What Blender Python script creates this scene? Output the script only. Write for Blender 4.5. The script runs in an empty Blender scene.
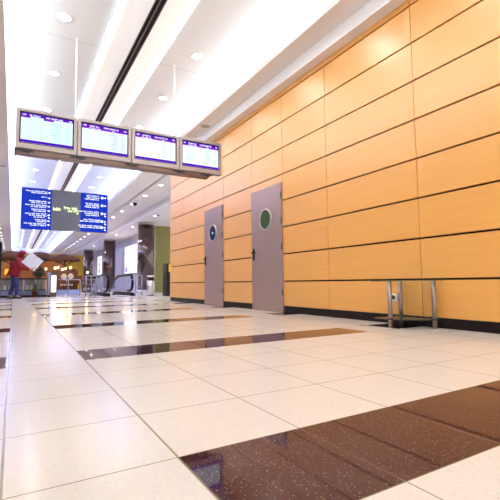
import bpy, bmesh, math, random
from mathutils import Vector, Matrix
random.seed(7)
S = bpy.context.scene
COL = S.collection
PI = math.pi

# ------------------------------------------------------------------ helpers
def mat(name, color, rough=.5, metal=0., emis=None, strength=0., spec=.5, coat=0., alpha=1., trans=0., noise=0., nscale=8., bump=0., stretch=(1,1,1)):
    m = bpy.data.materials.new(name); m.use_nodes = True
    nt = m.node_tree; b = nt.nodes['Principled BSDF']
    b.inputs['Base Color'].default_value = (*color, 1)
    b.inputs['Roughness'].default_value = rough
    b.inputs['Metallic'].default_value = metal
    b.inputs['Specular IOR Level'].default_value = spec
    b.inputs['Coat Weight'].default_value = coat
    b.inputs['Coat Roughness'].default_value = .05
    b.inputs['Alpha'].default_value = alpha
    b.inputs['Transmission Weight'].default_value = trans
    if emis:
        b.inputs['Emission Color'].default_value = (*emis, 1)
        b.inputs['Emission Strength'].default_value = strength
    if noise or bump:
        tc = nt.nodes.new('ShaderNodeTexCoord'); mp = nt.nodes.new('ShaderNodeMapping')
        mp.inputs['Scale'].default_value = stretch
        nz = nt.nodes.new('ShaderNodeTexNoise'); nz.inputs['Scale'].default_value = nscale; nz.inputs['Detail'].default_value = 5
        nt.links.new(tc.outputs['Object'], mp.inputs[0]); nt.links.new(mp.outputs[0], nz.inputs['Vector'])
        if noise:
            mx = nt.nodes.new('ShaderNodeMix'); mx.data_type = 'RGBA'
            mx.inputs[6].default_value = (*[c*(1-noise) for c in color], 1)
            mx.inputs[7].default_value = (*[min(1, c*(1+noise)) for c in color], 1)
            nt.links.new(nz.outputs['Fac'], mx.inputs[0]); nt.links.new(mx.outputs[2], b.inputs['Base Color'])
        if bump:
            bp = nt.nodes.new('ShaderNodeBump'); bp.inputs['Strength'].default_value = bump; bp.inputs['Distance'].default_value = .01
            nt.links.new(nz.outputs['Fac'], bp.inputs['Height']); nt.links.new(bp.outputs[0], b.inputs['Normal'])
    return m

def box(bm, x0, x1, y0, y1, z0, z1, bev=0., M=None):
    r = bmesh.ops.create_cube(bm, size=1)
    vs = r['verts']
    for v in vs:
        v.co = Vector((x0+(v.co.x+.5)*(x1-x0), y0+(v.co.y+.5)*(y1-y0), z0+(v.co.z+.5)*(z1-z0)))
    if bev:
        es = list({e for v in vs for e in v.link_edges})
        rb = bmesh.ops.bevel(bm, geom=es, offset=bev, segments=2, affect='EDGES', profile=.6)
        vs = list({v for f in rb['faces'] for v in f.verts} | {v for v in vs if v.is_valid})
    if M is not None:
        for v in vs: v.co = M @ v.co
    return vs

def cyl(bm, a, b, r, r2=None, n=20, caps=True):
    a = Vector(a); b = Vector(b); d = b-a; r2 = r if r2 is None else r2
    q = Vector((0, 0, 1)).rotation_difference(d.normalized())
    ra, rb = [], []
    for i in range(n):
        t = 2*PI*i/n; u = Vector((math.cos(t), math.sin(t), 0))
        ra.append(bm.verts.new(a+q@(u*r))); rb.append(bm.verts.new(b+q@(u*r2)))
    for i in range(n):
        j = (i+1) % n; f = bm.faces.new((ra[i], ra[j], rb[j], rb[i])); f.smooth = True
    if caps:
        bm.faces.new(list(reversed(ra))); bm.faces.new(rb)

def lathe(bm, prof, c=(0, 0, 0), n=28, axis='Z', cap=True):
    c = Vector(c); rings = []
    for r, h in prof:
        ring = []
        for i in range(n):
            t = 2*PI*i/n; x, y = r*math.cos(t), r*math.sin(t)
            p = Vector((x, y, h)) if axis == 'Z' else (Vector((h, x, y)) if axis == 'X' else Vector((x, h, y)))
            ring.append(bm.verts.new(c+p))
        rings.append(ring)
    for a, b in zip(rings, rings[1:]):
        for i in range(n):
            j = (i+1) % n
            f = bm.faces.new((a[i], a[j], b[j], b[i])); f.smooth = True
    if cap:
        bm.faces.new(rings[0]); bm.faces.new(rings[-1])

def tube(bm, pts, r, n=10, closed=False):
    pts = [Vector(p) for p in pts]; rings = []; N = len(pts)
    for k, p in enumerate(pts):
        d = (pts[min(k+1, N-1)]-pts[max(k-1, 0)]).normalized()
        up = Vector((0, 0, 1)) if abs(d.z) < .95 else Vector((0, 1, 0))
        s = d.cross(up).normalized(); u = s.cross(d)
        rr = r[k] if isinstance(r, (list, tuple)) else r
        rings.append([bm.verts.new(p+(s*math.cos(2*PI*i/n)+u*math.sin(2*PI*i/n))*rr) for i in range(n)])
    for a, b in zip(rings, rings[1:]):
        for i in range(n):
            j = (i+1) % n; f = bm.faces.new((a[i], a[j], b[j], b[i])); f.smooth = True
    bm.faces.new(list(reversed(rings[0]))); bm.faces.new(rings[-1])

def extrude_poly(bm, pts, axis, h0, h1):
    def P(p, h): return {'X': (h, p[0], p[1]), 'Y': (p[0], h, p[1]), 'Z': (p[0], p[1], h)}[axis]
    a = [bm.verts.new(P(p, h0)) for p in pts]; b = [bm.verts.new(P(p, h1)) for p in pts]
    bm.faces.new(a); bm.faces.new(list(reversed(b)))
    for i in range(len(pts)):
        j = (i+1) % len(pts); bm.faces.new((a[j], a[i], b[i], b[j]))

def obj(name, bm, m, parent=None, loc=None):
    bmesh.ops.recalc_face_normals(bm, faces=bm.faces[:])
    me = bpy.data.meshes.new(name); bm.to_mesh(me); bm.free()
    me.materials.append(m)
    o = bpy.data.objects.new(name, me); COL.objects.link(o)
    if parent: o.parent = parent
    if loc: o.location = loc
    return o

def thing(name, label, cat, loc=(0, 0, 0), rz=0., group=None):
    o = bpy.data.objects.new(name, None); o.empty_display_size = .1; COL.objects.link(o)
    o.location = loc; o.rotation_euler = (0, 0, rz)
    o['label'] = label; o['category'] = cat
    if group: o['group'] = group
    return o

def tag(o, label, cat, group=None):
    o['label'] = label; o['category'] = cat
    if group: o['group'] = group
    return o

def structure(name, bm, m, parent=None):
    o = obj(name, bm, m, parent)
    if not parent: o['kind'] = 'structure'
    return o

def B(*args, **kw):
    bm = bmesh.new(); box(bm, *args, **kw); return bm

def dup(root, loc, label, rz=None):
    r = root.copy(); COL.objects.link(r); r.location = loc; r['label'] = label
    if rz is not None: r.rotation_euler = (0, 0, rz)
    for ch in list(root.children):
        c = ch.copy(); COL.objects.link(c); c.parent = r
        for g in ch.children:
            d = g.copy(); COL.objects.link(d); d.parent = c
    return r

# ------------------------------------------------------------------ camera
H = .459
r2 = Vector((0.86286122, -0.50531554, -0.01125738)); u2 = Vector((-0.0306428, -0.07453017, 0.99674785)); fw = Vector((0.50451119, 0.8597101, 0.07979348))
cd = bpy.data.cameras.new('camera'); cam = bpy.data.objects.new('camera', cd); COL.objects.link(cam)
M = Matrix.Identity(4)
for i in range(3):
    M[i][0] = r2[i]; M[i][1] = u2[i]; M[i][2] = -fw[i]
M[2][3] = H
cam.matrix_world = M
cd.sensor_width = 36; cd.sensor_fit = 'HORIZONTAL'; cd.lens = 403.307/500*36; cd.clip_start = .02; cd.clip_end = 200
S.camera = cam
S.view_settings.view_transform = 'Standard'; S.view_settings.look = 'None'
S.cycles.max_bounces = 14; S.cycles.diffuse_bounces = 8; S.view_settings.exposure = .5; S.view_settings.gamma = 1; S.view_settings.use_curve_mapping = False

# ------------------------------------------------------------------ materials
def wood_material():
    m = bpy.data.materials.new('maple_laminate'); m.use_nodes = True; nt = m.node_tree; N = nt.nodes.new; L = nt.links.new
    b = nt.nodes['Principled BSDF']
    tc = N('ShaderNodeTexCoord'); mp = N('ShaderNodeMapping'); mp.inputs['Scale'].default_value = (1, .7, 14)
    L(tc.outputs['Object'], mp.inputs[0])
    nz = N('ShaderNodeTexNoise'); nz.inputs['Scale'].default_value = 2.2; nz.inputs['Detail'].default_value = 7; nz.inputs['Distortion'].default_value = .4
    L(mp.outputs[0], nz.inputs['Vector'])
    rp = N('ShaderNodeValToRGB'); L(nz.outputs['Fac'], rp.inputs[0])
    rp.color_ramp.elements[0].position = .3; rp.color_ramp.elements[0].color = (.77, .345, .044, 1)
    rp.color_ramp.elements[1].position = .75; rp.color_ramp.elements[1].color = (.83, .395, .062, 1)
    L(rp.outputs[0], b.inputs['Base Color']); b.inputs['Roughness'].default_value = .42; b.inputs['Specular IOR Level'].default_value = .7
    b.inputs['Coat Weight'].default_value = 1.0; b.inputs['Coat Roughness'].default_value = .32; b.inputs['Coat IOR'].default_value = 1.7
    return m

def floor_material():
    m = bpy.data.materials.new('granite_tiles'); m.use_nodes = True; nt = m.node_tree; N = nt.nodes.new; L = nt.links.new
    b = nt.nodes['Principled BSDF']
    tc = N('ShaderNodeTexCoord'); sp = N('ShaderNodeSeparateXYZ'); L(tc.outputs['Object'], sp.inputs[0])
    def mth(op, a, c=None, cl=False):
        n = N('ShaderNodeMath'); n.operation = op; n.use_clamp = cl
        for i, v in enumerate((a, c)):
            if v is None: continue
            if isinstance(v, (int, float)): n.inputs[i].default_value = v
            else: L(v, n.inputs[i])
        return n.outputs[0]
    X, Y = sp.outputs[0], sp.outputs[1]
    def between(v, a, c): return mth('MULTIPLY', mth('GREATER_THAN', v, a), mth('LESS_THAN', v, c))
    fy = mth('FLOORED_MODULO', mth('SUBTRACT', Y, .653), 2.0)
    row = mth('LESS_THAN', fy, .4)
    mid = between(X, .391, 2.791)
    edge = between(X, 3.191, 3.6)
    left = mth('LESS_THAN', X, -.011)
    near_mid = between(X, .391, 3.3); nearrow = mth('LESS_THAN', Y, 1.2)
    xm = mth('MAXIMUM', mth('MAXIMUM', mid, edge), mth('MAXIMUM', left, mth('MULTIPLY', near_mid, nearrow)))
    dark = mth('MULTIPLY', row, xm)
    def joint(v, off, w):
        f = mth('FLOORED_MODULO', mth('ADD', mth('SUBTRACT', v, off), w/2), .4); return mth('LESS_THAN', f, w)
    jy = joint(Y, .653, .0048); jx = joint(X, -.009, .0048)
    main = mth('MAXIMUM', between(X, -.0125, -.0055), between(X, .3875, .3945))
    fade = mth('MAXIMUM', jy, jx)
    grout = mth('MAXIMUM', fade, main)
    # speckles
    v1 = N('ShaderNodeTexVoronoi'); v1.inputs['Scale'].default_value = 150; L(tc.outputs['Object'], v1.inputs['Vector'])
    v2 = N('ShaderNodeTexVoronoi'); v2.inputs['Scale'].default_value = 190; L(tc.outputs['Object'], v2.inputs['Vector'])
    nz = N('ShaderNodeTexNoise'); nz.inputs['Scale'].default_value = 90; L(tc.outputs['Object'], nz.inputs['Vector'])
    def mix(f, a, c):
        n = N('ShaderNodeMix'); n.data_type = 'RGBA'
        if isinstance(f, float): n.inputs[0].default_value = f
        else: L(f, n.inputs[0])
        for i, v in ((6, a), (7, c)):
            if isinstance(v, tuple): n.inputs[i].default_value = (*v, 1)
            else: L(v, n.inputs[i])
        return n.outputs[2]
    cx = N('ShaderNodeSeparateColor'); L(v1.outputs['Color'], cx.inputs[0])
    cy = N('ShaderNodeSeparateColor'); L(v2.outputs['Color'], cy.inputs[0])
    lightbase = mix(nz.outputs['Fac'], (.635, .575, .505), (.715, .65, .58))
    light = mix(mth('MULTIPLY', mth('GREATER_THAN', cx.outputs[0], .86), .22), lightbase, (.45, .45, .52))
    spk = mth('MULTIPLY', mth('GREATER_THAN', cy.outputs[0], .78), mth('LESS_THAN', v2.outputs['Distance'], .33))
    darkbase = mix(nz.outputs['Fac'], (.030, .0055, .012), (.044, .010, .019))
    darkc = mix(mth('MULTIPLY', spk, .34), darkbase, (.55, .5, .6))
    c = mix(dark, light, darkc)
    g = mth('MULTIPLY', grout, mth('SUBTRACT', 1.0, mth('MULTIPLY', dark, .55)))
    c = mix(mth('MULTIPLY', g, .9), c, (.26, .19, .10))
    L(c, b.inputs['Base Color'])
    rg = N('ShaderNodeMix'); L(dark, rg.inputs[0]); rg.inputs[2].default_value = .17; rg.inputs[3].default_value = .035
    L(rg.outputs[0], b.inputs['Roughness']); L(mth('ADD', mth('MULTIPLY', dark, .20), .18), b.inputs['Specular IOR Level'])
    return m

def ceiling_material(name, color):
    m = bpy.data.materials.new(name); m.use_nodes = True; nt = m.node_tree; N = nt.nodes.new; L = nt.links.new
    b = nt.nodes['Principled BSDF']; b.inputs['Roughness'].default_value = .6
    tc = N('ShaderNodeTexCoord'); sp = N('ShaderNodeSeparateXYZ'); L(tc.outputs['Object'], sp.inputs[0])
    a = N('ShaderNodeMath'); a.operation = 'FLOORED_MODULO'; L(sp.outputs[1], a.inputs[0]); a.inputs[1].default_value = 6.1
    c = N('ShaderNodeMath'); c.operation = 'LESS_THAN'; L(a.outputs[0], c.inputs[0]); c.inputs[1].default_value = .03
    mx = N('ShaderNodeMix'); mx.data_type = 'RGBA'; L(c.outputs[0], mx.inputs[0])
    mx.inputs[6].default_value = (*color, 1); mx.inputs[7].default_value = (*[k*.86 for k in color], 1)
    L(mx.outputs[2], b.inputs['Base Color'])
    return m

WOOD = wood_material(); FLOOR = floor_material()
CEIL = ceiling_material('ceiling_paint', (.79, .83, .86))
SOFFIT = mat('soffit_paint', (.80, .76, .74), .6)
WHITE = mat('white_paint', (.86, .86, .85), .5)
SEAM = mat('dark_seam', (.022, .008, .005), .7, spec=.1)
PLINTH = mat('black_plinth', (.016, .011, .012), .3, spec=.15, noise=.2, nscale=60)
DOORM = mat('brushed_door_metal', (.43, .30, .275), .34, .55, noise=.05, nscale=5, stretch=(1, 1, .15))
STEEL = mat('brushed_steel', (.62, .58, .55), .28, .9)
RINGM = mat('porthole_ring_metal', (.50, .45, .42), .3, .6)
STEELD = mat('leg_steel', (.36, .285, .25), .3, .8)
BLACK = mat('black_plastic', (.008, .008, .009), .45, spec=.2)
RAILS = mat('grey_railing_steel', (.30, .30, .33), .3, .8)
RUBBER = mat('black_rubber', (.006, .006, .008), .55, spec=.15)
GREENGLASS = mat('green_porthole_glass', (.055, .10, .045), .15, spec=.25)
BLUEGLASS = mat('dark_blue_porthole_glass', (.012, .014, .07), .1, spec=.2)
GLASS = mat('clear_glass', (.80, .92, .88), .02, trans=.92, alpha=.45)
FROST = mat('frosted_blue_glass', (.42, .48, .72), .25, alpha=.85)
BEZEL = mat('silver_bezel', (.43, .37, .36), .38, .35)
BEAMM = mat('bronze_beam', (.21, .14, .12), .35, .5)
SCRBLK = mat('screen_surround', (.012, .008, .03), .2)
LAV = mat('bluish_wall_panel', (.50, .50, .60), .3, noise=.06, nscale=1.5)
OLIVE = mat('olive_wall_paint', (.25, .225, .06), .6, noise=.06, nscale=2)
YELLOW = mat('yellow_ochre_wall_paint', (.80, .47, .03), .6, noise=.1, nscale=1.2)
COLM = mat('polished_column_stone', (.125, .08, .078), .12, .85, noise=.5, nscale=3, coat=.3)
DKWOOD = mat('dark_brown_wood', (.06, .022, .010), .5, spec=.2, noise=.25, nscale=6)
THATCH = mat('brown_thatch', (.085, .036, .017), .9, spec=.1, noise=.45, nscale=30, bump=.6)
CREAM = mat('cream_upholstery', (.60, .48, .30), .7)
GREYP = mat('grey_lavender_panel', (.50, .50, .62), .4)
DKGREY = mat('charcoal_metal', (.03, .03, .035), .4)
def emit(name, c, s): return mat(name, (0, 0, 0), .5, emis=c, strength=s, spec=0.)
LAMP = emit('warm_lamp', (1, .95, .86), 14)
COVE = emit('cove_tube', (.90, .95, 1), 36)
COVEW = emit('cove_tube_cool', (.40, .48, 1), 62)
STRIP = emit('beam_diffuser', (1, .99, .98), 9)
SCR1 = emit('screen_background_cyan', (.72, .97, .98), .84)
SCR2 = emit('screen_background_pale', (.80, .94, 1.0), .84)
SCR3 = emit('screen_background_white', (.95, .97, 1.0), .84)
SCR4 = emit('screen_background_ice', (.86, .96, 1.0), .84)
PURP = emit('screen_purple', (.09, .008, .50), .8)
PURP2 = emit('screen_violet', (.22, .012, .55), .8)
TXTW = emit('screen_white_text', (.95, .90, 1), 1.1)
TXTT = emit('screen_teal_text', (.22, .46, .56), .6)
TXTP = emit('screen_violet_text', (.24, .18, .62), .6)
SIGNB = emit('sign_blue', (.012, .034, .40), 1.0)
SIGNW = emit('sign_white_text', (.92, .95, 1), 1.25)
SIGNG = mat('sign_grey_panel', (.09, .095, .12), .22)
LED = emit('led_yellow_green_text', (.80, 1, .42), 1.5)
LBOX = emit('lightbox_white', (.93, .94, 1), 1.35)
LBOXB = emit('lightbox_violet', (.34, .26, .86), 1.1)
MENU = emit('menu_lightbox', (1, .98, .94), 1.5)
BULB = emit('warm_bulb', (1, .66, .26), 6)
YSIGN = emit('yellow_sign', (.92, .60, .02), .8)
GLOW = emit('orange_lamp', (1, .42, .04), 1.2)

# ------------------------------------------------------------------ the shell
bm = bmesh.new()
HX0, HX1, HY0, HY1 = 3.02, 3.88, 16.5, 22.0                     # escalator well
box(bm, -3, HX0, -3, 46, -.12, 0); box(bm, HX1, 10, -3, 46, -.12, 0)
box(bm, HX0, HX1, -3, HY0, -.12, 0); box(bm, HX0, HX1, HY1, 46, -.12, 0)
structure('floor', bm, FLOOR)

WX = 3.55; WEND = 10.18
Z0 = .10
seams = [.47+.4145*i for i in range(8)]
joints = [-3, -1.4, -.05, 1.25, 2.64, 4.02, 5.03, 5.96, 7.06, 7.96, 9.34, WEND]
bm = B(WX+.03, WX+.25, -3, WEND-.004, 0, 3.46)
wr = structure('wall_right', bm, SEAM)
bm = bmesh.new()
zs = [Z0]+seams+[3.452]
for z0, z1 in zip(zs, zs[1:]):
    for y0, y1 in zip(joints, joints[1:]):
        zz0 = z0+(.010 if z0 > .2 else 0); zz1 = z1-(.010 if z1 < 3.45 else 0)
        box(bm, WX, WX+.035, y0+.0034, y1-.0034, zz0, zz1)
box(bm, WX, WX+.25, WEND-.003, WEND+.03, Z0, 3.452)
structure('wall_panelling', bm, WOOD, wr)
structure('baseboard_right', B(WX+.004, WX+.05, -3, WEND, 0, Z0-.004), PLINTH)

# right soffit: narrow along the panelled wall, wide past its end
bm = bmesh.new()
ZS = 3.63
box(bm, 3.10, 3.41, -3, WEND, ZS, ZS+.06)
box(bm, 3.41, 3.60, -3, WEND, 3.452, ZS+.06)                    # lowered strip on the wall, its face is the white step
box(bm, 3.10, 4.92, WEND, 45, ZS, ZS+.06)
box(bm, 3.10, 3.16, -3, 45, ZS+.06, ZS+.09)
structure('ceiling_soffit_right', bm, SOFFIT)
structure('trim_1', B(3.398, 3.41, -3, WEND, 3.452, ZS), mat('bright_white_trim', (.93, .94, .95), .45))
bm = bmesh.new()
box(bm, 4.92, 10, WEND, 45, 3.42, 3.50); box(bm, 4.86, 4.92, WEND, 45, 3.42, 3.63)
structure('ceiling_side_hall', bm, SOFFIT)
structure('trim_2', B(4.80, 4.925, WEND, 45, 3.40, 3.44), WHITE)
bm = bmesh.new()
box(bm, -3, -.19, -3, 45, ZS, ZS+.06); box(bm, -.25, -.19, -3, 45, ZS+.06, ZS+.09)
structure('ceiling_soffit_left', bm, SOFFIT)
bm = bmesh.new()
ZC = 4.0
box(bm, -.75, 3.75, -3, 45, ZC, ZC+.1)
box(bm, -.80, -.75, -3, 45, ZS, ZC+.1); box(bm, 3.75, 3.80, -3, 45, ZS, ZC+.1)
structure('ceiling', bm, CEIL)
structure('wall_left', B(-3.1, -3, -3, 46, 0, 3.7), mat('grey_wall_paint', (.45, .45, .47), .5))
structure('wall_end', B(-3, 10, 44.9, 45.0, 0, 4.1), YELLOW)
structure('wall_side_hall', B(6.45, 6.6, 20.6, 45, 0, 3.45), LAV)
structure('wall_recess', B(6.3, 10, 20.3, 20.6, 0, 3.45), OLIVE)

structure('trim_3', B(-3, 4.9, 44.4, 44.5, 3.5, 4.1), WHITE)
# cove lamps lying on the soffit ledges
bm = bmesh.new(); cyl(bm, (3.30, -3, ZS+.085), (3.30, 12, ZS+.085), .022, n=8)
tag(obj('cove_lamp', bm, COVE), 'long cove light glowing along the ledge above the panelled wall', 'lamp')
bm = bmesh.new(); cyl(bm, (3.30, 12.05, ZS+.085), (3.30, 44.8, ZS+.085), .022, n=8)
tag(obj('cove_lamp', bm, COVEW), 'long cool cove light along the right ledge beyond the panelled wall', 'lamp')
bm = bmesh.new(); cyl(bm, (-.36, -3, ZS+.085), (-.36, 12, ZS+.085), .022, n=8)
tag(obj('cove_lamp', bm, COVE), 'long cove light glowing along the near left edge of the raised ceiling', 'lamp')
bm = bmesh.new(); cyl(bm, (-.36, 12.05, ZS+.085), (-.36, 44.8, ZS+.085), .022, n=8)
tag(obj('cove_lamp', bm, COVEW), 'long cool cove light along the far left edge of the raised ceiling', 'lamp')

# central dropped strip of the ceiling: convex white panels, dark slot in the middle, lit edge diffusers
beam = thing('ceiling_light_strip', 'long white convex ceiling strip with a black slot and glowing edges', 'ceiling light', (1.46, 20.9, ZC))
def arc_panel(sg):
    # shallow concave panel running from the lit edge down to the slot
    bm = bmesh.new(); n = 10; rows = []
    for k in range(n+1):
        t = k/n; x = sg*(.062+(.43-.062)*t); z = -.088*(1-t)**1.7-.003
        rows.append((bm.verts.new((x, -23.8, z)), bm.verts.new((x, 23.8, z))))
    for a, b in zip(rows, rows[1:]):
        f = bm.faces.new((a[0], a[1], b[1], b[0])); f.smooth = True
    return bm
for sg in (-1, 1):
    obj('curved_panel', arc_panel(sg), WHITE, beam)
    x0, x1 = sorted((sg*.430, sg*.445)); lip = obj('edge_lip', B(x0, x1, -23.8, 23.8, -.05, 0), WHITE, beam)
    x0, x1 = sorted((sg*.424, sg*.430)); obj('edge_diffuser', B(x0, x1, -23.8, 23.8, -.046, -.004), STRIP, lip)
obj('slot', B(-.062, .062, -23.8, 23.8, -.062, 0), BLACK, beam)
bm = bmesh.new()
box(bm, -.066, -.056, -23.8, 23.8, -.092, -.06); box(bm, .056, .066, -23.8, 23.8, -.092, -.06); box(bm, -.007, .007, -23.8, 23.8, -.085, -.06)
obj('slot_rails', bm, mat('slot_rail_grey', (.25, .21, .20), .4, .4), beam)

# ------------------------------------------------------------------ downlights
def area(name, loc, power, color, size, parent=None, spread=150):
    l = bpy.data.lights.new(name, 'AREA'); l.shape = 'DISK'; l.size = size; l.energy = power; l.color = color; l.spread = math.radians(spread)
    o = bpy.data.objects.new(name, l); COL.objects.link(o); o.location = loc
    return o
def ring_bm(r):
    bm = bmesh.new(); lathe(bm, [(r, 0), (r+.025, 0), (r+.025, -.008), (r, -.012), (r, 0)], n=24, cap=False); return bm
def disc_bm(r):
    bm = bmesh.new(); lathe(bm, [(.001, -.009), (r*.7, -.008), (r, -.004), (r, 0)], n=24); return bm
ORD = ['first','second','third','fourth','fifth','sixth','seventh','eighth','ninth','tenth','eleventh','twelfth','thirteenth','fourteenth','fifteenth','sixteenth','seventeenth','eighteenth','nineteenth','twentieth','twenty-first','twenty-second','twenty-third','twenty-fourth','twenty-fifth']
proto = thing('downlight', '', 'downlight', (0, 0, 0)); obj('trim_ring', ring_bm(.072), WHITE, proto); obj('lamp_face', disc_bm(.072), LAMP, proto)
used = [False]
def downlight(loc, label, group, power, col=(1, .93, .84)):
    if not used[0]:
        o = proto; o.location = loc; o['label'] = label; used[0] = True
    else: o = dup(proto, loc, label)
    o['group'] = group
    area('downlight_lamp', (loc[0], loc[1], loc[2]-.02), power, col, .12)
PW = 6.5
for side, x in (('left', .49), ('right', 2.37)):
    n = 0
    for k in range(-4, 23):
        y = 5.62+1.65*k
        if y > 44: break
        vis = y > (5 if side == 'left' else 4.2)-.3 if side == 'left' else y > 3.5
        if vis:
            downlight((x, y, ZC), f'{ORD[n]} round downlight from the front in the {side} row of the raised ceiling', 'raised ceiling downlights', PW if y < 9 else PW*(1.4 if y < 21 else .8), (1, .96, .91) if y < 12 else (.56, .62, 1)); n += 1
        else:
            area('downlight_lamp', (x, y, ZC-.02), PW, (1, .96, .91), .12)
for n in range(18):
    downlight((4.03, 10.72+1.8*n, ZS), f'{ORD[n]} round downlight from the front in the lowered right soffit', 'right soffit downlights', 11, (1, .95, .88) if n < 3 else (.56, .60, 1))
for n in range(10):
    downlight((-.74, 24.6+1.9*n, ZS), f'{ORD[n]} small downlight from the front in the left soffit', 'left soffit downlights', 9, (.66, .69, 1))
for n, y in enumerate((17.2, 21.1, 25, 29, 33)):
    downlight((5.3, y, 3.42), f'{ORD[n]} downlight from the front in the low ceiling over the columns', 'column ceiling downlights', 15, (.5, .56, 1))

# ceiling fittings
def ceiling_disc(name, loc, label, cat, m1, m2, r=.10):
    t = thing(name, label, cat, loc)
    bm = bmesh.new(); lathe(bm, [(.001, -.012), (r*.85, -.012), (r, -.006), (r, 0)], n=28); obj('grille', bm, m1, t)
    obj('rim', ring_bm(r), m2, t)
SPK = mat('speaker_mesh', (.42, .36, .30), .6, noise=.3, nscale=200)
ceiling_disc('ceiling_speaker', (3.27, 7.3, ZS), 'round beige loudspeaker grille in the right soffit by the panelled wall', 'speaker', SPK, SOFFIT)
ceiling_disc('ceiling_speaker', (-.33, 12.4, ZS), 'round loudspeaker grille in the left soffit at the photo edge', 'speaker', SPK, SOFFIT)
t = thing('security_camera', 'black dome security camera under the right soffit between downlights', 'camera', (4.03, 15.75, ZS))
bm = bmesh.new(); lathe(bm, [(.001, -.02), (.09, -.02), (.09, 0), (.001, 0)]); obj('mount', bm, WHITE, t)
bm = bmesh.new(); lathe(bm, [(.001, -.14), (.04, -.13), (.07, -.10), (.085, -.05), (.085, -.02)]); obj('dome', bm, BLACK, t)
t = thing('ceiling_sprinkler', 'small sprinkler on the low ceiling before the columns', 'sprinkler', (5.35, 17.0, 3.42))  # stands for a sprinkler head in the low ceiling
bm = bmesh.new(); lathe(bm, [(.001, -.05), (.03, -.05), (.05, -.03), (.06, 0)]); obj('body', bm, DKGREY, t)

# ------------------------------------------------------------------ doors
def make_door(n, y0, y1, glassm, sign):
    bm = B(WX-.022, WX+.03, y0, y1, .006, 2.0, bev=.003)
    d = structure(f'door_{n}', bm, DOORM)
    yc = (y0+y1)/2; zc = 1.475
    bm = bmesh.new()                                            # oval ring, hinge side lies towards the camera
    R = .185
    def ringp(r, x): return [bm.verts.new((x, yc+math.cos(t)*r, zc+math.sin(t)*r)) for t in [2*PI*i/36 for i in range(36)]]
    rr = [ringp(R-.032, WX-.02), ringp(R-.032, WX-.036), ringp(R-.02, WX-.042), ringp(R, WX-.036), ringp(R, WX-.02)]
    for a, b in zip(rr, rr[1:]):
        for i in range(36):
            f = bm.faces.new((a[i], a[(i+1) % 36], b[(i+1) % 36], b[i])); f.smooth = True
    obj('porthole_ring', bm, RINGM, d)
    bm = bmesh.new(); lathe(bm, [(R-.03, WX-.028), (R-.03, WX-.018)], (0, yc, zc), 36, 'X')
    g = obj('porthole_glass', bm, glassm, d)
    if sign:
        bm = bmesh.new(); box(bm, WX-.031, WX-.028, yc-.03, yc+.04, zc-.012, zc+.022)
        obj('small_notice', bm, mat('notice_white', (.75, .75, .85), .5), d)
    bm = bmesh.new(); hy = y1-.07; hz = .955
    box(bm, WX-.032, WX-.02, hy-.022, hy+.022, hz-.13, hz+.07, bev=.004)
    obj('lever_plate', bm, BLACK, d)
    bm = bmesh.new(); tube(bm, [(WX-.03, hy, hz), (WX-.07, hy, hz), (WX-.078, hy-.02, hz), (WX-.078, hy-.13, hz-.004)], .011)
    obj('lever_handle', bm, BLACK, d)
    for z in (.3, 1.0, 1.4, 1.8):
        bm = bmesh.new(); cyl(bm, (WX-.026, y0+.004, z-.05), (WX-.026, y0+.004, z+.05), .008, n=12)
        obj('hinge', bm, DKGREY, d)
make_door(1, 5.045, 5.955, GREENGLASS, False)
make_door(2, 7.075, 7.955, BLUEGLASS, True)

# ------------------------------------------------------------------ socket and glass table by the wall
t = thing('wall_socket', 'white wall socket low on the panelled wall behind the glass table', 'socket', (WX, 2.99, .28))
obj('plate', B(-.012, 0, -.04, .04, -.04, .04, bev=.003), WHITE, t)
bm = bmesh.new(); lathe(bm, [(.024, -.016), (.024, -.010)], (0, 0, 0), 20, 'X'); obj('outlet', bm, DKGREY, t)

t = thing('glass_side_table', 'low glass corner table on three steel posts by the panelled wall', 'table', (3.30, 2.62, 0))
legs = [(3.20, 2.75), (3.495, 2.865), (3.495, 2.475)]
for (x, y) in legs:
    bm = bmesh.new(); lathe(bm, [(.022, .0), (.022, .452)], (x-3.30, y-2.62, 0), 20)
    lg = obj('leg', bm, STEELD, t)
    bm = bmesh.new(); lathe(bm, [(.024, .078), (.024, .094)], (x-3.30, y-2.62, 0), 20); obj('shelf_collar', bm, DKGREY, lg)
def pane(grow):
    # quarter-round pane: straight edges towards the wall and the far side, arc towards the hall
    cx, cy = 3.53-3.30, 2.925-2.62
    pts = [(cx, cy)]
    for k in range(15):
        a = PI+ (PI/2)*k/14
        pts.append((cx+math.cos(a)*(.36+grow), cy+math.sin(a)*(.50+grow)))
    return pts
TGLASS = mat('table_glass', (.25, .42, .35), .03, trans=.85, alpha=.5)
bm = bmesh.new(); extrude_poly(bm, pane(.03), 'Z', .452, .464); obj('glass_top', bm, TGLASS, t)
bm = bmesh.new(); extrude_poly(bm, pane(.02), 'Z', .080, .090); obj('glass_shelf', bm, TGLASS, t)

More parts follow.
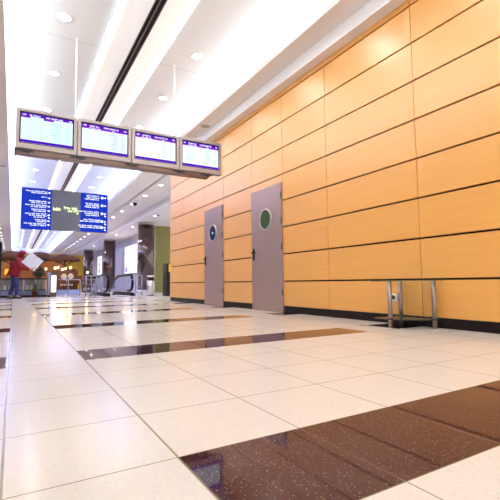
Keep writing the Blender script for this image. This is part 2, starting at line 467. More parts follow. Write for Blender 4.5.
# ------------------------------------------------------------------ hanging flight screens
def glyphs(bm, x0, x1, y, z, h, t=.002, dens=.82, seed=0, cw=.55):
    """unreadable tiny lettering: runs of letter-sized strokes broken into words; y is the front plane"""
    rnd = random.Random(seed); x = x0; word = rnd.randint(3, 8)
    while x < x1-h*cw*.5:
        w = h*cw*rnd.uniform(.7, 1.1)
        if word == 0:
            x += h*.5; word = rnd.randint(2, 8); continue
        hh = h*rnd.choice((.72, .72, 1, .85))
        k = rnd.randint(0, 3)
        e = min(x+w*.78, x1)
        if k == 0: box(bm, x, e, y-t, y, z, z+hh*.25); box(bm, x, x+w*.25, y-t, y, z, z+hh); box(bm, x, e, y-t, y, z+hh*.75, z+hh)
        elif k == 1: box(bm, x, x+w*.28, y-t, y, z, z+hh); box(bm, x+w*.28, e, y-t, y, z+hh*.4, z+hh*.7); box(bm, e-w*.22, e, y-t, y, z, z+hh*.6)
        elif k == 2: box(bm, x, e, y-t, y, z, z+hh*.28); box(bm, x, e, y-t, y, z+hh*.42, z+hh*.66); box(bm, x+w*.25, x+w*.5, y-t, y, z, z+hh)
        else: box(bm, x, e, y-t, y, z+hh*.7, z+hh); box(bm, x+w*.25, x+w*.55, y-t, y, z, z+hh)
        x += w; word -= 1
MY = 5.92
MX0 = -.035; MW = .742; MZ0, MZ1 = 2.232, 2.765
names = [('leftmost', SCR1, 'with pale cyan page'), ('second from left', SCR2, 'with rows of violet text'), ('third from left', SCR3, 'with whitest page'), ('rightmost', SCR4, 'nearest the panelled wall')]
for i, (pos, bg, extra) in enumerate(names):
    x0 = MX0+MW*i
    t = thing('flight_monitor', f'{pos} of four hanging silver flight screens, {extra}', 'monitor', (x0+MW/2, MY, MZ0), 0, 'flight information screens')
    w = MW-.012; hgt = MZ1-MZ0
    bm = bmesh.new()                                            # bezel: four bars in front of a shallow back box
    bz = .038
    for a in ((-w/2, w/2, 0, bz+.03), (-w/2, w/2, hgt-bz, hgt)): box(bm, a[0], a[1], -.03, .02, a[2], a[3], bev=.003)
    for a in ((-w/2, -w/2+bz), (w/2-bz, w/2)): box(bm, a[0], a[1], -.03, .02, bz+.03, hgt-bz)
    box(bm, -w/2, w/2, .02, .075, 0, hgt); box(bm, -w/2+.1, w/2-.1, .075, .11, .06, hgt-.06)
    bzl = obj('bezel', bm, BEZEL, t)
    sx0, sx1, sz0, sz1 = -w/2+bz, w/2-bz, bz+.03, hgt-bz
    obj('screen_surround', B(sx0, sx1, -.012, .02, sz0, sz1), SCRBLK, t)
    g = .016; ax0, ax1, az0, az1 = sx0+g, sx1-g, sz0+g, sz1-g; W = ax1-ax0; Hh = az1-az0
    sc = obj('screen', B(ax0, ax1, -.016, -.012, az0, az1), bg, t)
    yf = -.016
    bm = bmesh.new(); box(bm, ax0, ax1, yf-.002, yf, az1-.10*Hh, az1)
    obj('title_bar', bm, PURP, sc)
    obj('footer_bar', B(ax0, ax1, yf-.002, yf, az0, az0+.095*Hh), PURP, sc)
    if i == 0:
        obj('column_heading_bar', B(ax0, ax0+.17*W, yf-.002, yf, az1-.16*Hh, az1-.10*Hh), PURP2, sc); obj('column_heading_bar', B(ax0+.42*W, ax0+.62*W, yf-.002, yf, az1-.17*Hh, az1-.10*Hh), PURP2, sc)
    else: obj('column_heading_bar', B(ax0, ax1, yf-.002, yf, az1-.17*Hh, az1-.10*Hh), PURP2, sc)
    bm = bmesh.new()
    glyphs(bm, ax0+.03*W, ax0+.10*W, yf-.002, az1-.085*Hh, .055*Hh, seed=i*9+1); glyphs(bm, ax0+.16*W, ax0+.37*W, yf-.002, az1-.088*Hh, .06*Hh, seed=i*9+2)
    glyphs(bm, ax0+.47*W, ax0+.80*W, yf-.002, az1-.088*Hh, .06*Hh, seed=i*9+3); glyphs(bm, ax0+.92*W, ax0+.985*W, yf-.002, az1-.085*Hh, .055*Hh, seed=i*9+4)
    if i: glyphs(bm, ax0+.15*W, ax0+.40*W, yf-.002, az1-.155*Hh, .04*Hh, seed=i*9+5)
    glyphs(bm, ax0+.65*W, ax0+.72*W, yf-.002, az1-.155*Hh, .04*Hh, seed=i*9+6)
    obj('heading_text', bm, TXTW, sc)
    rnd = random.Random(i+40)
    for r in range(10):
        bm = bmesh.new(); z = az1-(.235+.066*r)*Hh; hh = .026*Hh
        glyphs(bm, ax0+(.62+rnd.uniform(-.06, .06))*W, ax0+.78*W, yf, z, hh, seed=i*99+r)
        if rnd.random() < .8: glyphs(bm, ax0+.86*W, ax0+.94*W, yf, z, hh, seed=i*98+r)
        if i in (0, 1): glyphs(bm, ax0+.375*W, ax0+.40*W, yf, z, hh*.9, seed=i*97+r)
        if i == 3 and rnd.random() < .7: glyphs(bm, ax0+.1*W, ax0+.32*W, yf, z, hh*.8, seed=i*96+r)
        obj('timetable_row', bm, TXTP if i == 1 else TXTT, sc)

t = thing('screen_rail', 'bronze hanging rail under the four flight screens on two white rods', 'rail', (1.44, MY, 2.166))
bm = bmesh.new(); box(bm, -1.475, 1.27, -.01, .12, -.005, .066, bev=.008); obj('rail_beam', bm, BEAMM, t)
bm = bmesh.new(); box(bm, -1.478, -1.455, -.02, .125, -.012, .064, bev=.004); obj('end_cap', bm, DKGREY, t)
for x in (-1.36, -.72, .02, .75, 1.22):
    bm = bmesh.new(); box(bm, x-.085, x+.085, -.028, -.01, .030, .058, bev=.006); box(bm, x-.03, x+.06, -.034, -.01, .018, .05, bev=.004); cyl(bm, (x+.1, -.02, .04), (x-.1, -.02, .04), .008, n=10)
    obj('clamp', bm, DKGREY, t)
for x in (.69-1.44, 2.16-1.44):
    bm = bmesh.new(); cyl(bm, (x, .125, .03), (x, .125, 1.85), .011, n=14); rod = obj('hanging_rod', bm, WHITE, t)
    bm = bmesh.new(); lathe(bm, [(.035, 1.83), (.035, 1.85)], (x, .125, 0), 20); obj('ceiling_rose', bm, WHITE, rod)

# ------------------------------------------------------------------ blue direction sign
SX0, SX1, SZ0, SZ1, SY = .14, 2.58, 2.105, 3.345, 13.5
t = thing('direction_sign', 'hanging blue and grey direction sign with white lettering beyond the flight screens', 'sign', ((SX0+SX1)/2, SY, SZ0))
cx = (SX0+SX1)/2; hh = SZ1-SZ0
obj('housing', B(SX0-cx, SX1-cx, .012, .14, 0, hh, bev=.006), DKGREY, t)
pl = obj('left_panel', B(SX0-cx, .945-cx, 0, .012, .0, hh), SIGNB, t)
pc = obj('centre_panel', B(.945-cx, 1.76-cx, 0, .012, .0, hh), SIGNG, t)
prt = obj('right_panel', B(1.76-cx, SX1-cx, 0, .012, .0, hh), SIGNB, t)
def arrow(bm, x, z, s, down=False):
    box(bm, x-s*.9, x+s*.2, -.004, 0, z-s*.22, z+s*.22)
    extrude_poly(bm, [(x, z-s*.75), (x+s*.8, z), (x, z+s*.75)], 'Y', -.004, 0)
    if down: box(bm, x-s*.2, x+s*.9, -.004, 0, z-s*2.4, z-s*1.9); box(bm, x-s*.3, x+s*.2, -.004, 0, z-s*2.2, z-s*1.2)
xr = .945-cx-.13
rows = [(.905, (.60, .45)), (.775, (.16,)), (.665, (.50, .45)), (.565, (.60, .45)), (.46, (.44, .38)), (.355, (.60, .5, .36)), (.21, (.33, .28)), (.115, (.63, .46))]
for k, (fz, ws) in enumerate(rows):
    z = fz*hh; bm = bmesh.new()
    for q, wv in enumerate(ws):
        off = 0 if q < 2 else .12
        glyphs(bm, xr-wv*.95, xr-off*.4, 0, z+.012-.05*q, .038, .004, seed=300+k*5+q, cw=.62)
    obj('text_line', bm, SIGNW, pl); bm = bmesh.new(); arrow(bm, xr+.055, z+.005, .042, k == 5); obj('arrow', bm, SIGNW, pl)
xr = SX1-cx-.26
for k, (fz, ws) in enumerate([(.905, (.42, .40, .46)), (.70, (.44, .42, .46)), (.49, (.62, .46, .42)), (.285, (.48, .60)), (.13, (.64, .60))]):
    z = fz*hh; bm = bmesh.new()
    for q, wv in enumerate(ws):
        glyphs(bm, xr-wv*.95, xr+(.0 if k < 3 else .06), 0, z+.02-.056*q, .042, .004, seed=400+k*5+q, cw=.62)
    obj('text_line', bm, SIGNW, prt); bm = bmesh.new()
    lathe(bm, [(.04, -.004), (.04, 0)], (xr+.085, 0, z), 16, 'Y'); obj('pictogram', bm, SIGNW, prt); bm = bmesh.new()
    arrow(bm, xr+.175, z, .042, k > 1); obj('arrow', bm, SIGNW, prt)
bm = bmesh.new()
glyphs(bm, .985-cx, 1.20-cx, 0, .49*hh, .13, .004, seed=77, cw=.6)
glyphs(bm, 1.28-cx, 1.70-cx, 0, .54*hh, .085, .004, seed=78, cw=.6); glyphs(bm, 1.40-cx, 1.72-cx, 0, .475*hh, .07, .004, seed=79, cw=.6); glyphs(bm, 1.65-cx, 1.72-cx, 0, .43*hh, .06, .004, seed=80)
obj('led_text', bm, LED, pc)
for x in (.45, 2.30):
    bm = bmesh.new(); cyl(bm, (x-cx, .08, hh-.01), (x-cx, .08, ZC-SZ0), .007, n=12); obj('hanging_rod', bm, WHITE, t)

# ------------------------------------------------------------------ columns
def make_column(y, label):
    t = thing('column', label, 'column', (5.55, y, 0), 0, 'polished columns')
    bm = bmesh.new(); lathe(bm, [(.39, .14), (.39, 3.30)], n=40); obj('shaft', bm, COLM, t)
    bm = bmesh.new(); lathe(bm, [(.405, 0), (.405, .14), (.39, .142)], n=40); obj('base_ring', bm, STEEL, t)
    bm = bmesh.new(); lathe(bm, [(.39, 3.30), (.39, 3.34), (.40, 3.36), (.40, 3.415)], n=40); obj('top_ring', bm, STEELD, t)
    return t
make_column(19.5, 'nearest polished round column, behind the steel litter bin')
make_column(28.2, 'middle polished round column, behind the escalator')
make_column(37, 'farthest and smallest polished round column, beside the yellow wall')

# lightboxes on the side wall
def lightbox(y0, y1, z0, z1, label, blobs):
    t = thing('lightbox', label, 'lightbox', (6.45, (y0+y1)/2, (z0+z1)/2))
    yc, zc = (y0+y1)/2, (z0+z1)/2
    obj('frame', B(-.10, 0, y0-yc-.05, y1-yc+.05, z0-zc-.05, z1-zc+.05, bev=.01), STEEL, t)
    f = obj('lit_face', B(-.112, -.10, y0-yc, y1-yc, z0-zc, z1-zc), LBOX, t)
    bm = bmesh.new()
    for (a, b, c, d) in blobs: box(bm, -.118, -.112, a, b, c, d)
    obj('graphics', bm, LBOXB, f)
lightbox(24.2, 27.2, 1.12, 2.85, 'large white glowing wall poster box with a small violet block, behind the nearest column', [(.7, 1.35, -.80, -.45), (.9, 1.2, -.40, -.34)])
lightbox(35.4, 37.1, 1.2, 2.8, 'tall white glowing wall panel with violet marks between the two far columns', [(-.5, .5, -.6, -.25), (-.5, .5, -.05, .25), (-.4, .4, .42, .62)])
structure('baseboard_side', B(6.41, 6.45, 20.6, 45, 0, .9), GREYP)

# ------------------------------------------------------------------ escalator
t = thing('escalator', 'escalator landing with two glass balustrades and black handrails before the columns', 'escalator', (3.45, 15.3, 0))
def balustrade(x):
    y0 = .0
    top = [(x, 3.4, .60), (x, 2.6, .78), (x, 1.2, .80), (x, .42, .80)]
    arcp = [(x, .42-.30*math.sin(a), .50+.30*math.cos(a)) for a in [PI*k/12 for k in range(1, 13)]]
    bm = bmesh.new(); tube(bm, [(x, 4.3, .12)]+top+arcp+[(x, .8, .19)], .048, 12); obj('handrail', bm, RUBBER, t)
    bm = bmesh.new()
    poly = [(4.3, .10), (3.4, .58), (2.6, .76), (1.2, .77), (.42, .77)]+[(p[1]+.02, p[2]) for p in arcp[1:11]]+[(.5, .1), (3.0, .1), (4.3, -.4)]
    extrude_poly(bm, poly, 'X', x-.006, x+.006); obj('glass_balustrade', bm, mat('balustrade_glass', (.55, .60, .78), .05, alpha=.22), t)
    bm = bmesh.new(); extrude_poly(bm, [(.05, .0), (.05, .08), (.2, .13), (3.0, .13), (4.3, -.38), (4.3, -.52), (3.0, .0)], 'X', x-.07, x+.07); obj('skirt', bm, RUBBER, t)
balustrade(-.44); balustrade(.44)
bm = bmesh.new(); box(bm, -.36, .36, .1, 1.3, .001, .012); obj('floor_plate', bm, STEEL, t)
for k in range(7):
    y = 1.3+.4*k; z = -.02-.1*max(0, k-2)
    if k == 0: y += 0
    bm = B(-.36, .36, y, y+.4, z-.2, z); obj('step', bm, DKGREY, t)

# railing beside the escalator
def railing(name, x0, x1, y, z1, nbars, nposts, label, cat, panel=None):
    t = thing(name, label, cat, ((x0+x1)/2, y, 0)); c = (x0+x1)/2
    bm = bmesh.new(); cyl(bm, (x0-c, 0, z1), (x1-c, 0, z1), .022, n=12); obj('top_rail', bm, RAILS, t)
    for k in range(nposts):
        x = x0+(x1-x0)*k/(nposts-1)-c
        bm = bmesh.new(); cyl(bm, (x, 0, 0), (x, 0, z1), .02, n=12); p = obj('post', bm, RAILS, t)
        bm = bmesh.new(); lathe(bm, [(.05, 0), (.05, .01)], (x, 0, 0), 16); obj('foot_plate', bm, RAILS, p)
    for k in range(nbars):
        z = z1*(k+.6)/(nbars+.4); bm = bmesh.new(); cyl(bm, (x0-c, 0, z), (x1-c, 0, z), .012, n=10); obj('bar', bm, RAILS, t)
    if panel: obj('frosted_panel', B(x0-c, x1-c, -.008, .008, .03, panel), FROST, t)
    return t
railing('barrier', 2.33, 2.88, 16.0, .76, 4, 4, 'steel barred barrier standing left of the escalator', 'barrier')
railing('glass_railing', 1.44, 2.30, 17.3, .64, 0, 3, 'steel railing with low frosted blue glass in front of the cafe', 'railing', .25)
railing('side_railing', 4.04, 4.28, 15.55, .78, 1, 2, 'short steel railing between the escalator and the litter bin', 'railing')

# litter bin, kiosk
t = thing('litter_bin', 'brushed steel round litter bin with a black mouth beside the nearest column', 'bin', (4.43, 14.9, 0))
bm = bmesh.new(); lathe(bm, [(.135, .02), (.135, .56)], n=32); obj('body', bm, STEEL, t)
bm = bmesh.new(); lathe(bm, [(.12, .0), (.12, .02)], n=32); obj('foot', bm, BLACK, t)
bm = bmesh.new(); lathe(bm, [(.125, .56), (.125, .69)], n=32); obj('mouth', bm, BLACK, t)
bm = bmesh.new(); lathe(bm, [(.135, .69), (.135, .745), (.12, .76), (.02, .765)], n=32); obj('lid', bm, STEEL, t)
t = thing('information_kiosk', 'black upright kiosk with a yellow panel showing past the wall end', 'kiosk', (5.06, 14.2, 0))
obj('cabinet', B(-.33, .35, -.2, .2, 0, 1.17, bev=.01), BLACK, t)
obj('yellow_panel', B(-.24, .3, -.212, -.2, .86, 1.14), YSIGN, t)
bm = bmesh.new(); glyphs(bm, -.2, .2, -.212, .60, .05, .003, seed=5); glyphs(bm, -.2, .25, -.212, .72, .05, .003, seed=6); obj('lettering', bm, WHITE, t)

# ------------------------------------------------------------------ dark board at the left edge
t = thing('display_board', 'dark freestanding board cut off by the left edge of the photo', 'board', (-.50, 11.0, 0))
obj('panel', B(-.27, .255, -.03, .03, .06, 1.46, bev=.008), BLACK, t)
for x in (-.2, .2):
    obj('foot', B(x-.03, x+.03, -.2, .2, 0, .06, bev=.008), DKGREY, t)

# ------------------------------------------------------------------ cafe counter
t = thing('display_counter', 'long glass fronted cafe display counter behind the person', 'counter', (.32, 17.75, 0))
obj('kick_base', B(-.72, .80, -.42, .42, 0, .07), BLACK, t)
obj('lower_front', B(-.72, .80, -.40, .40, .07, .24), mat('counter_front', (.20, .20, .27), .4), t)
obj('shelf', B(-.70, .78, -.36, .36, .24, .27), DKWOOD, t)
obj('back_panel', B(-.70, .78, .30, .36, .27, .66), mat('counter_back', (.32, .18, .045), .5, noise=.4, nscale=9), t)
obj('glass_front', B(-.70, .78, -.38, -.37, .27, .66), mat('case_glass', (.7, .75, .85), .03, alpha=.12), t)
obj('worktop', B(-.74, .82, -.43, .43, .66, .71, bev=.008), BLACK, t)
for x in (-.71, -.34, .03, .41, .77):
    obj('post', B(x-.012, x+.012, -.395, -.365, .24, .66), STEEL, t)
goods = [(-.58, (.75, .72, .66)), (-.42, (.62, .45, .1)), (-.22, (.7, .68, .7)), (-.08, (.55, .2, .06)), (.16, (.8, .6, .12)), (.30, (.85, .65, .2)), (.52, (.75, .5, .08)), (.66, (.3, .12, .05))]
pos = ['leftmost', 'second', 'third', 'fourth', 'fifth', 'sixth', 'seventh', 'rightmost']
for k, (x, c) in enumerate(goods):
    bm = bmesh.new()
    lathe(bm, [(.05, 0), (.055, .02), (.055, .12), (.03, .16), (.03, .19)], n=16)
    tt = thing('jar', f'{pos[k]} jar from the left on the shelf of the cafe display counter', 'jar', (.32+x, 17.65, .27), 0, 'goods in the display counter')
    obj('body', bm, mat('jar_colour', c, .35), tt)
    bm = bmesh.new(); lathe(bm, [(.034, .19), (.034, .215)], n=16); obj('lid', bm, DKGREY, tt)
t = thing('serving_unit', 'pale grey upright panel joining the counter and the lit menu stand', 'panel', (1.17, 17.3, 0))
obj('panel', B(-.028, .06, -.15, .25, .06, .92, bev=.01), GREYP, t); obj('kick_base', B(-.028, .06, -.13, .25, 0, .06), BLACK, t)
t = thing('menu_stand', 'dark wood stand with a tall glowing white menu panel by the cafe', 'menu stand', (1.335, 17.1, 0))
obj('cabinet', B(-.10, .10, -.04, .10, 0, 1.0, bev=.008), mat('menu_wood', (.16, .09, .065), .4), t)
obj('lit_panel', B(-.085, .085, -.052, -.04, .17, .80), MENU, t)

# potted plant
LEAF = mat('dark_leaf', (.022, .045, .014), .5, noise=.4, nscale=12); LEAFG = mat('green_leaf', (.05, .12, .02), .5, noise=.4, nscale=12)
t = thing('potted_plant', 'potted plant with a dark bushy crown in front of the counter', 'plant', (.70, 16.9, 0))
bm = bmesh.new(); lathe(bm, [(.075, 0), (.105, .20), (.115, .20), (.115, .23), (.10, .23), (.095, .19)], n=24); obj('pot', bm, mat('terracotta', (.17, .055, .03), .6), t)
bm = bmesh.new(); tube(bm, [(0, 0, .18), (.015, .01, .4), (-.01, 0, .62), (.05, .01, .85)], [.016, .014, .012, .009], 8); obj('stem', bm, DKWOOD, t)
def leaves(n, c, rad, m, name, size):
    rnd = random.Random(n); bm = bmesh.new()
    for k in range(n):
        d = Vector((rnd.gauss(0, 1), rnd.gauss(0, 1), rnd.gauss(0, 1))).normalized()
        p = Vector(c)+Vector((d.x*rad[0], d.y*rad[1], d.z*rad[2]))*rnd.uniform(.3, 1)
        s = d.cross(Vector((0, 0, 1)) if abs(d.z) < .9 else Vector((1, 0, 0))).normalized(); L = size*rnd.uniform(.7, 1.3)
        q = [p, p+d*L*.5+s*L*.2, p+d*L+Vector((0, 0, -L*.25)), p+d*L*.5-s*L*.2]
        mid = p+d*L*.5+Vector((0, 0, L*.06))
        vs = [bm.verts.new(v) for v in q]; mv = bm.verts.new(mid)
        for a in range(4): bm.faces.new((vs[a], vs[(a+1) % 4], mv))
    obj(name, bm, m, t)
leaves(150, (.04, 0, .34), (.13, .13, .12), LEAFG, 'low_foliage', .09)
leaves(320, (.13, 0, .93), (.20, .17, .15), LEAF, 'crown', .11)

# small white peaked card
bm = bmesh.new(); extrude_poly(bm, [(-.07, 0), (0, .09), (.07, 0), (.064, 0), (0, .08), (-.064, 0)], 'Y', -.06, .06)
o = obj('folded_card', bm, WHITE, None, (1.75, 16.6, 0)); tag(o, 'small white peaked card on the floor before the frosted railing', 'card')

# ------------------------------------------------------------------ cafe furniture
def parasol(x, y, r, zr, zt, label):
    t = thing('thatched_parasol', label, 'parasol', (x, y, 0), 0, 'thatched cafe parasols')
    bm = bmesh.new(); lathe(bm, [(r, zr-.06), (r*1.0, zr), (r*.62, zr+(zt-zr)*.55), (r*.3, zt-.04), (.03, zt)], n=36); 
    for v in bm.verts:
        if v.co.z < zr+.01: v.co.z += random.uniform(-.05, .02)
    obj('thatched_top', bm, THATCH, t)
    bm = bmesh.new(); cyl(bm, (0, 0, .03), (0, 0, zr+.1), .045, n=14); obj('pole', bm, DKWOOD, t)
    bm = bmesh.new(); lathe(bm, [(.24, 0), (.24, .05), (.05, .09)], n=24); obj('base', bm, DKGREY, t)
    for k in range(8):
        a = 2*PI*k/8; bm = bmesh.new(); cyl(bm, (0, 0, zr-.35), (math.cos(a)*r*.8, math.sin(a)*r*.8, zr-.02), .015, n=6); obj('strut', bm, DKWOOD, t)
parasol(2.62, 26.3, .90, 1.93, 2.28, 'right hand thatched brown parasol nearest the yellow wall')
parasol(1.45, 29.0, 1.05, 2.14, 2.55, 'middle thatched brown parasol over the lamps above the display counter')
parasol(-.10, 26.2, 1.0, 1.95, 2.36, 'left hand thatched brown parasol behind the person in red')

def pendant(x, y, z, label):
    t = thing('pendant_lamp', label, 'lamp', (x, y, z), 0, 'warm cafe lamps')
    bm = bmesh.new(); lathe(bm, [(.012, -.065), (.04, -.05), (.058, 0), (.04, .05), (.012, .065)], n=18); obj('bulb', bm, BULB, t)
    bm = bmesh.new(); lathe(bm, [(.03, .07), (.03, .12)], n=14); obj('socket', bm, DKGREY, t)
    bm = bmesh.new(); cyl(bm, (0, 0, .12), (0, 0, 2.02-z), .006, n=6); obj('cord', bm, BLACK, t)
    l = bpy.data.lights.new('pendant_glow', 'POINT'); l.energy = 9; l.color = (1, .62, .25); l.shadow_soft_size = .08
    o = bpy.data.objects.new('pendant_glow', l); COL.objects.link(o); o.location = (x, y, z-.16)
for k, (x, y, z) in enumerate([(1.07, 25, 1.40), (1.58, 25.5, 1.34), (1.90, 23.6, 1.32), (2.12, 24.6, 1.40), (2.25, 23.5, 1.25), (2.50, 24.6, 1.33), (2.72, 24.3, 1.37), (3.62, 24.4, 1.12)]):
    pendant(x, y, z, f'{ORD[k]} glowing round cafe lamp from the left under the parasols')
t = thing('wall_lamp', 'orange glowing lamp at far left behind the person', 'lamp', (-.24, 21, 1.05))
bm = bmesh.new(); lathe(bm, [(.06, -.12), (.10, -.12), (.085, .12), (.06, .12)], n=18); obj('lamp_shade', bm, GLOW, t)
bm = bmesh.new(); cyl(bm, (0, 0, -1.05), (0, 0, .10), .02, n=10); obj('stand', bm, DKWOOD, t)
bm = bmesh.new(); lathe(bm, [(.14, -1.05), (.14, -1.02)], n=18); obj('base', bm, DKWOOD, t)

def round_chair(x, y, rz, label):
    t = thing('round_back_chair', label, 'chair', (x, y, 0), rz, 'cream round backed chairs')
    bm = bmesh.new(); lathe(bm, [(.03, -.02), (.11, -.035), (.14, -.02), (.145, .01), (.13, .03), (.02, .045)], (0, 0, .86), 28, 'Y'); obj('backrest', bm, CREAM, t)
    bm = bmesh.new(); lathe(bm, [(.02, .40), (.135, .40), (.145, .43), (.135, .47), (.02, .475)], (0, .2, 0), 24); obj('seat', bm, CREAM, t)
    obj('back_post', B(-.02, .02, .0, .03, .42, .75), DKWOOD, t)
    for sx in (-1, 1):
        for sy in (-1, 1):
            bm = bmesh.new(); cyl(bm, (sx*.09, .2+sy*.09, .41), (sx*.12, .2+sy*.12, 0), .016, .012, n=8); obj('leg', bm, DKWOOD, t)
round_chair(2.26, 22.9, 0, 'left of the two cream round backed cafe chairs')
round_chair(2.58, 22.9, 0, 'right of the two cream round backed cafe chairs')
t = thing('back_cabinet', 'tall dark brown cafe cabinet behind the cream chairs', 'cabinet', (2.62, 25.6, 0))
obj('carcass', B(-.45, .62, -.3, .3, 0, 1.22, bev=.01), DKWOOD, t)
for x in (-.19, .34):
    d = obj('door', B(x-.25, x+.25, -.325, -.3, .08, 1.15, bev=.006), DKWOOD, t)
    bm = bmesh.new(); cyl(bm, (x+.2, -.345, .55), (x+.2, -.345, .75), .012, n=8); obj('handle', bm, STEEL, d)
obj('carved_crest', B(.0, .55, -.2, .2, 1.22, 1.38, bev=.04), DKWOOD, t)
t = thing('cafe_table', 'dark brown cafe table before the yellow wall', 'table', (3.62, 25.0, 0))
bm = bmesh.new(); lathe(bm, [(.36, .66), (.38, .68), (.38, .70), (.36, .72)], n=28); obj('tabletop', bm, DKWOOD, t)
bm = bmesh.new(); lathe(bm, [(.2, 0), (.2, .03), (.04, .08), (.04, .66)], n=20); obj('pedestal', bm, DKWOOD, t)
def dark_chair(x, y, rz, label):
    t = thing('wooden_chair', label, 'chair', (x, y, 0), rz)
    obj('seat', B(-.2, .2, -.2, .2, .42, .46, bev=.01), DKWOOD, t); obj('backrest', B(-.2, .2, .17, .2, .5, .95, bev=.015), DKWOOD, t)
    for sx in (-1, 1):
        for sy in (-1, 1): obj('leg', B(sx*.18-.018, sx*.18+.018, sy*.18-.018, sy*.18+.018, 0, .42 if sy < 0 else .52), DKWOOD, t)
dark_chair(3.20, 24.4, 0, 'dark wooden cafe chair left of the cafe table')
dark_chair(3.80, 24.3, PI, 'dark wooden cafe chair at the front of the cafe table')
t = thing('warm_screen_wall', 'orange partition wall at the back of the cafe', 'partition', (1.0, 30.6, 0))
obj('panel', B(-2.6, 2.05, -.05, .05, 0, 2.05), mat('orange_paint', (.42, .14, .016), .6, noise=.2, nscale=2), t)
obj('top_rail', B(-2.65, 2.1, -.07, .07, 2.05, 2.12), DKWOOD, t)

# ------------------------------------------------------------------ the person carrying a white carton
def skin_mesh(verts, edges, radii, levels=2, root=0):
    me = bpy.data.meshes.new('tmp'); me.from_pydata(verts, edges, []); o = bpy.data.objects.new('tmp', me); COL.objects.link(o)
    sk = o.modifiers.new('s', 'SKIN'); sk.use_smooth_shade = True; sk.branch_smoothing = .5
    for i, r in enumerate(radii):
        rr = r if isinstance(r, tuple) else (r, r)
        me.skin_vertices[0].data[i].radius = rr; me.skin_vertices[0].data[i].use_root = (i == root)
    sb = o.modifiers.new('b', 'SUBSURF'); sb.levels = levels; sb.render_levels = levels
    dg = bpy.context.evaluated_depsgraph_get(); ev = o.evaluated_get(dg); bm = bmesh.new(); bm.from_mesh(ev.to_mesh()); ev.to_mesh_clear()
    bpy.data.objects.remove(o); bpy.data.meshes.remove(me)
    return bm
SKIN = mat('skin', (.58, .33, .22), .5); JACKET = mat('red_jacket', (.27, .004, .013), .8, noise=.15, nscale=9); JEANS = mat('blue_jeans', (.032, .038, .15), .75, noise=.2, nscale=25)
HAIR = mat('dark_hair', (.018, .012, .01), .5); SHOE = mat('dark_shoe', (.02, .02, .022), .45)
P = dict(pel=(0, 0, .84), waist=(.03, 0, .96), chest=(.06, 0, 1.13), upper=(.11, 0, 1.30), neck=(.165, 0, 1.39), head0=(.20, 0, 1.43), head1=(.245, 0, 1.50), head2=(.255, 0, 1.57))
V, E, R = [], [], []
idx = {}
def addv(n, p, r, par=None):
    idx[n] = len(V); V.append(p); R.append(r)
    if par: E.append((idx[par], idx[n]))
addv('pel', P['pel'], .125); addv('waist', P['waist'], .12, 'pel'); addv('chest', P['chest'], .135, 'waist'); addv('upper', P['upper'], .11, 'chest'); addv('neck', P['neck'], .055, 'upper')
addv('h0', P['head0'], .066, 'neck'); addv('h1', P['head1'], .093, 'h0'); addv('h2', P['head2'], .072, 'h1')
armpts = {'n': [(.11, -.18, 1.30), (.22, -.40, 1.02), (.52, -.44, .98), (.59, -.435, 1.0)], 'f': [(.11, .18, 1.30), (.25, .28, 1.05), (.50, .235, .99), (.57, .215, 1.0)]}
for s, q in armpts.items():
    addv('sh'+s, q[0], .058, 'upper'); addv('el'+s, q[1], .043, 'sh'+s); addv('wr'+s, q[2], .027, 'el'+s); addv('pa'+s, q[3], (.034, .022), 'wr'+s)
legpts = {'n': [(.0, -.09, .78), (.10, -.10, .45), (.10, -.10, .08), (.22, -.11, .035)], 'f': [(.0, .09, .78), (-.03, .10, .45), (-.13, .10, .09), (-.02, .11, .035)]}
for s, q in legpts.items():
    addv('hp'+s, q[0], .085, 'pel'); addv('kn'+s, q[1], .056, 'hp'+s); addv('an'+s, q[2], .038, 'kn'+s); addv('to'+s, q[3], .032, 'an'+s)
per = thing('person', 'person in red jacket and blue jeans, bending forward to hold a white carton', 'person', (.03, 15.9, 0), -.10)
bm = skin_mesh(V, E, R)
# fingers grow from inside each palm and close under the carton
for s in 'nf':
    w = Vector(armpts[s][2]); p = Vector(armpts[s][3]); d = (p-w).normalized(); side = d.cross(Vector((0, 0, 1))).normalized(); up = side.cross(d)
    for k, ln in enumerate((.062, .072, .068, .052)):
        a = p+side*(k-1.5)*.018; pts = [a-d*.015, a+d*ln*.5, a+d*ln*.85+up*.018, a+d*ln*.95+up*.042]
        fb = skin_mesh([tuple(v) for v in pts], [(0, 1), (1, 2), (2, 3)], [.009, .009, .008, .007], 1); me = bpy.data.meshes.new('f'); fb.to_mesh(me); fb.free(); bm.from_mesh(me); bpy.data.meshes.remove(me)
    a = w+d*.02; o_ = side*(-1 if s == 'n' else 1)
    fb = skin_mesh([tuple(a), tuple(a+o_*.035+d*.03), tuple(a+o_*.045+d*.055+up*.02)], [(0, 1), (1, 2)], [.011, .010, .008], 1); me = bpy.data.meshes.new('f'); fb.to_mesh(me); fb.free(); bm.from_mesh(me); bpy.data.meshes.remove(me)
# face: nose, lips, ears on the head, looking forward and down
hc = Vector((.245, 0, 1.495)); fd = Vector((.93, 0, -.36)); hu = Vector((.36, 0, .93))
def blob(c, rx, m=None, n=10):
    r = bmesh.ops.create_uvsphere(bm, u_segments=n, v_segments=n-2, radius=1)
    for v in r['verts']: v.co = c+fd*v.co.x*rx[0]+Vector((0, 1, 0))*v.co.y*rx[1]+hu*v.co.z*rx[2]
blob(hc+fd*.098-hu*.005, (.018, .012, .022)); blob(hc+fd*.085-hu*.05, (.014, .024, .008))
for s in (-1, 1): blob(hc+Vector((0, s*.088, 0))-fd*.005, (.018, .010, .028))
body = obj('body', bm, SKIN, per)
bm = bmesh.new()
for s in (-1, 1): blob(hc+fd*.082+Vector((0, s*.032, 0))+hu*.022, (.010, .013, .009))
obj('eyes', bm, HAIR, per)
bm = bmesh.new(); r = bmesh.ops.create_uvsphere(bm, u_segments=24, v_segments=16, radius=1)
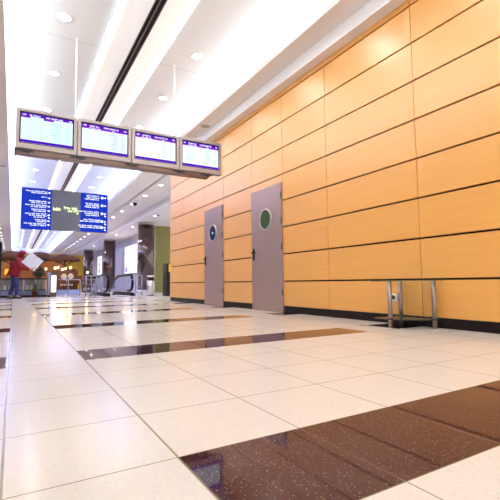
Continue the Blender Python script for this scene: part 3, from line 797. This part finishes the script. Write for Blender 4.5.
for v in r['verts']:
    c = v.co.copy(); f = 1+.05*math.sin(9*c.y)*math.cos(7*c.z)
    v.co = hc+hu*.022-fd*.018+(fd*c.x*.100+Vector((0, 1, 0))*c.y*.100+hu*c.z*.105)*f
kill = [v for v in bm.verts if (v.co-hc).dot(fd) > .045 and (v.co-hc).dot(hu) < .06]; bmesh.ops.delete(bm, geom=kill, context='VERTS')
for f in bm.faces: f.smooth = True
obj('hair', bm, HAIR, per)
bm = bmesh.new(); r = bmesh.ops.create_uvsphere(bm, u_segments=28, v_segments=20, radius=1)
for v in r['verts']:
    c = v.co.copy(); v.co = hc-fd*.03-hu*.005+fd*c.x*.135+Vector((0, 1, 0))*c.y*.135+hu*c.z*(.145 if c.z > 0 else .17)
bmesh.ops.delete(bm, geom=[v for v in bm.verts if (v.co-hc).dot(fd) > .06 and abs((v.co-hc).dot(hu)) < .10], context='VERTS')
for f in bm.faces: f.smooth = True
obj('hood', bm, JACKET, per)
V, E, R = [], [], []; idx = {}
addv('hem', (-.005, 0, .84), (.17, .15)); addv('waist', P['waist'], (.215, .20), 'hem'); addv('chest', P['chest'], (.24, .22), 'waist'); addv('upper', P['upper'], .18, 'chest'); addv('collar', (.155, 0, 1.38), .08, 'upper')
for s, q in armpts.items():
    addv('sh'+s, q[0], .115, 'upper'); addv('el'+s, q[1], .085, 'sh'+s); addv('cu'+s, tuple(Vector(q[1]).lerp(Vector(q[2]), .92)), .06, 'el'+s)
obj('jacket', skin_mesh(V, E, R, 2, 1), JACKET, per)
V, E, R = [], [], []; idx = {}
addv('w', (.0, 0, .90), .135); addv('pel', P['pel'], .140, 'w')
for s, q in legpts.items():
    addv('hp'+s, q[0], .105, 'pel'); addv('kn'+s, q[1], .078, 'hp'+s); addv('hem'+s, (q[2][0], q[2][1], q[2][2]+.01), .062, 'kn'+s)
obj('jeans', skin_mesh(V, E, R, 2, 1), JEANS, per)
for s, q in legpts.items():
    a = Vector(q[2]); b = Vector(q[3])
    bm = bmesh.new(); box(bm, -.09, .17, -.045, .045, 0, .075, bev=.025)
    for v in bm.verts:
        if v.co.x > .05: v.co.z *= 1-.4*(v.co.x-.05)/.12
        v.co += Vector((a.x, a.y, 0))
    obj('shoe', bm, SHOE, per)
# carton, tilted, held in front of the chest
CART = mat('white_carton', (.92, .92, .95), .35)
t = thing('white_carton', 'tilted white carton held by the person in the red jacket', 'carton', (.545, 15.60, 1.235), -.10)
Mr = Matrix.Rotation(math.radians(38), 3, 'Y')
obj('box', B(-.24, .24, -.11, .11, -.21, .19, bev=.006, M=Mr), CART, t)
obj('lid', B(-.25, .25, -.12, .12, .192, .235, bev=.006, M=Mr), CART, t)
obj('tape', B(-.03, .03, -.123, .123, .21, .238, M=Mr), mat('grey_tape', (.45, .43, .5), .3), t)

# ------------------------------------------------------------------ added world fill light, with the end behind the camera left open
w = bpy.data.worlds.new('world'); S.world = w; w.use_nodes = True
w.node_tree.nodes['Background'].inputs[0].default_value = (.93, .95, 1, 1); w.node_tree.nodes['Background'].inputs[1].default_value = 1.25
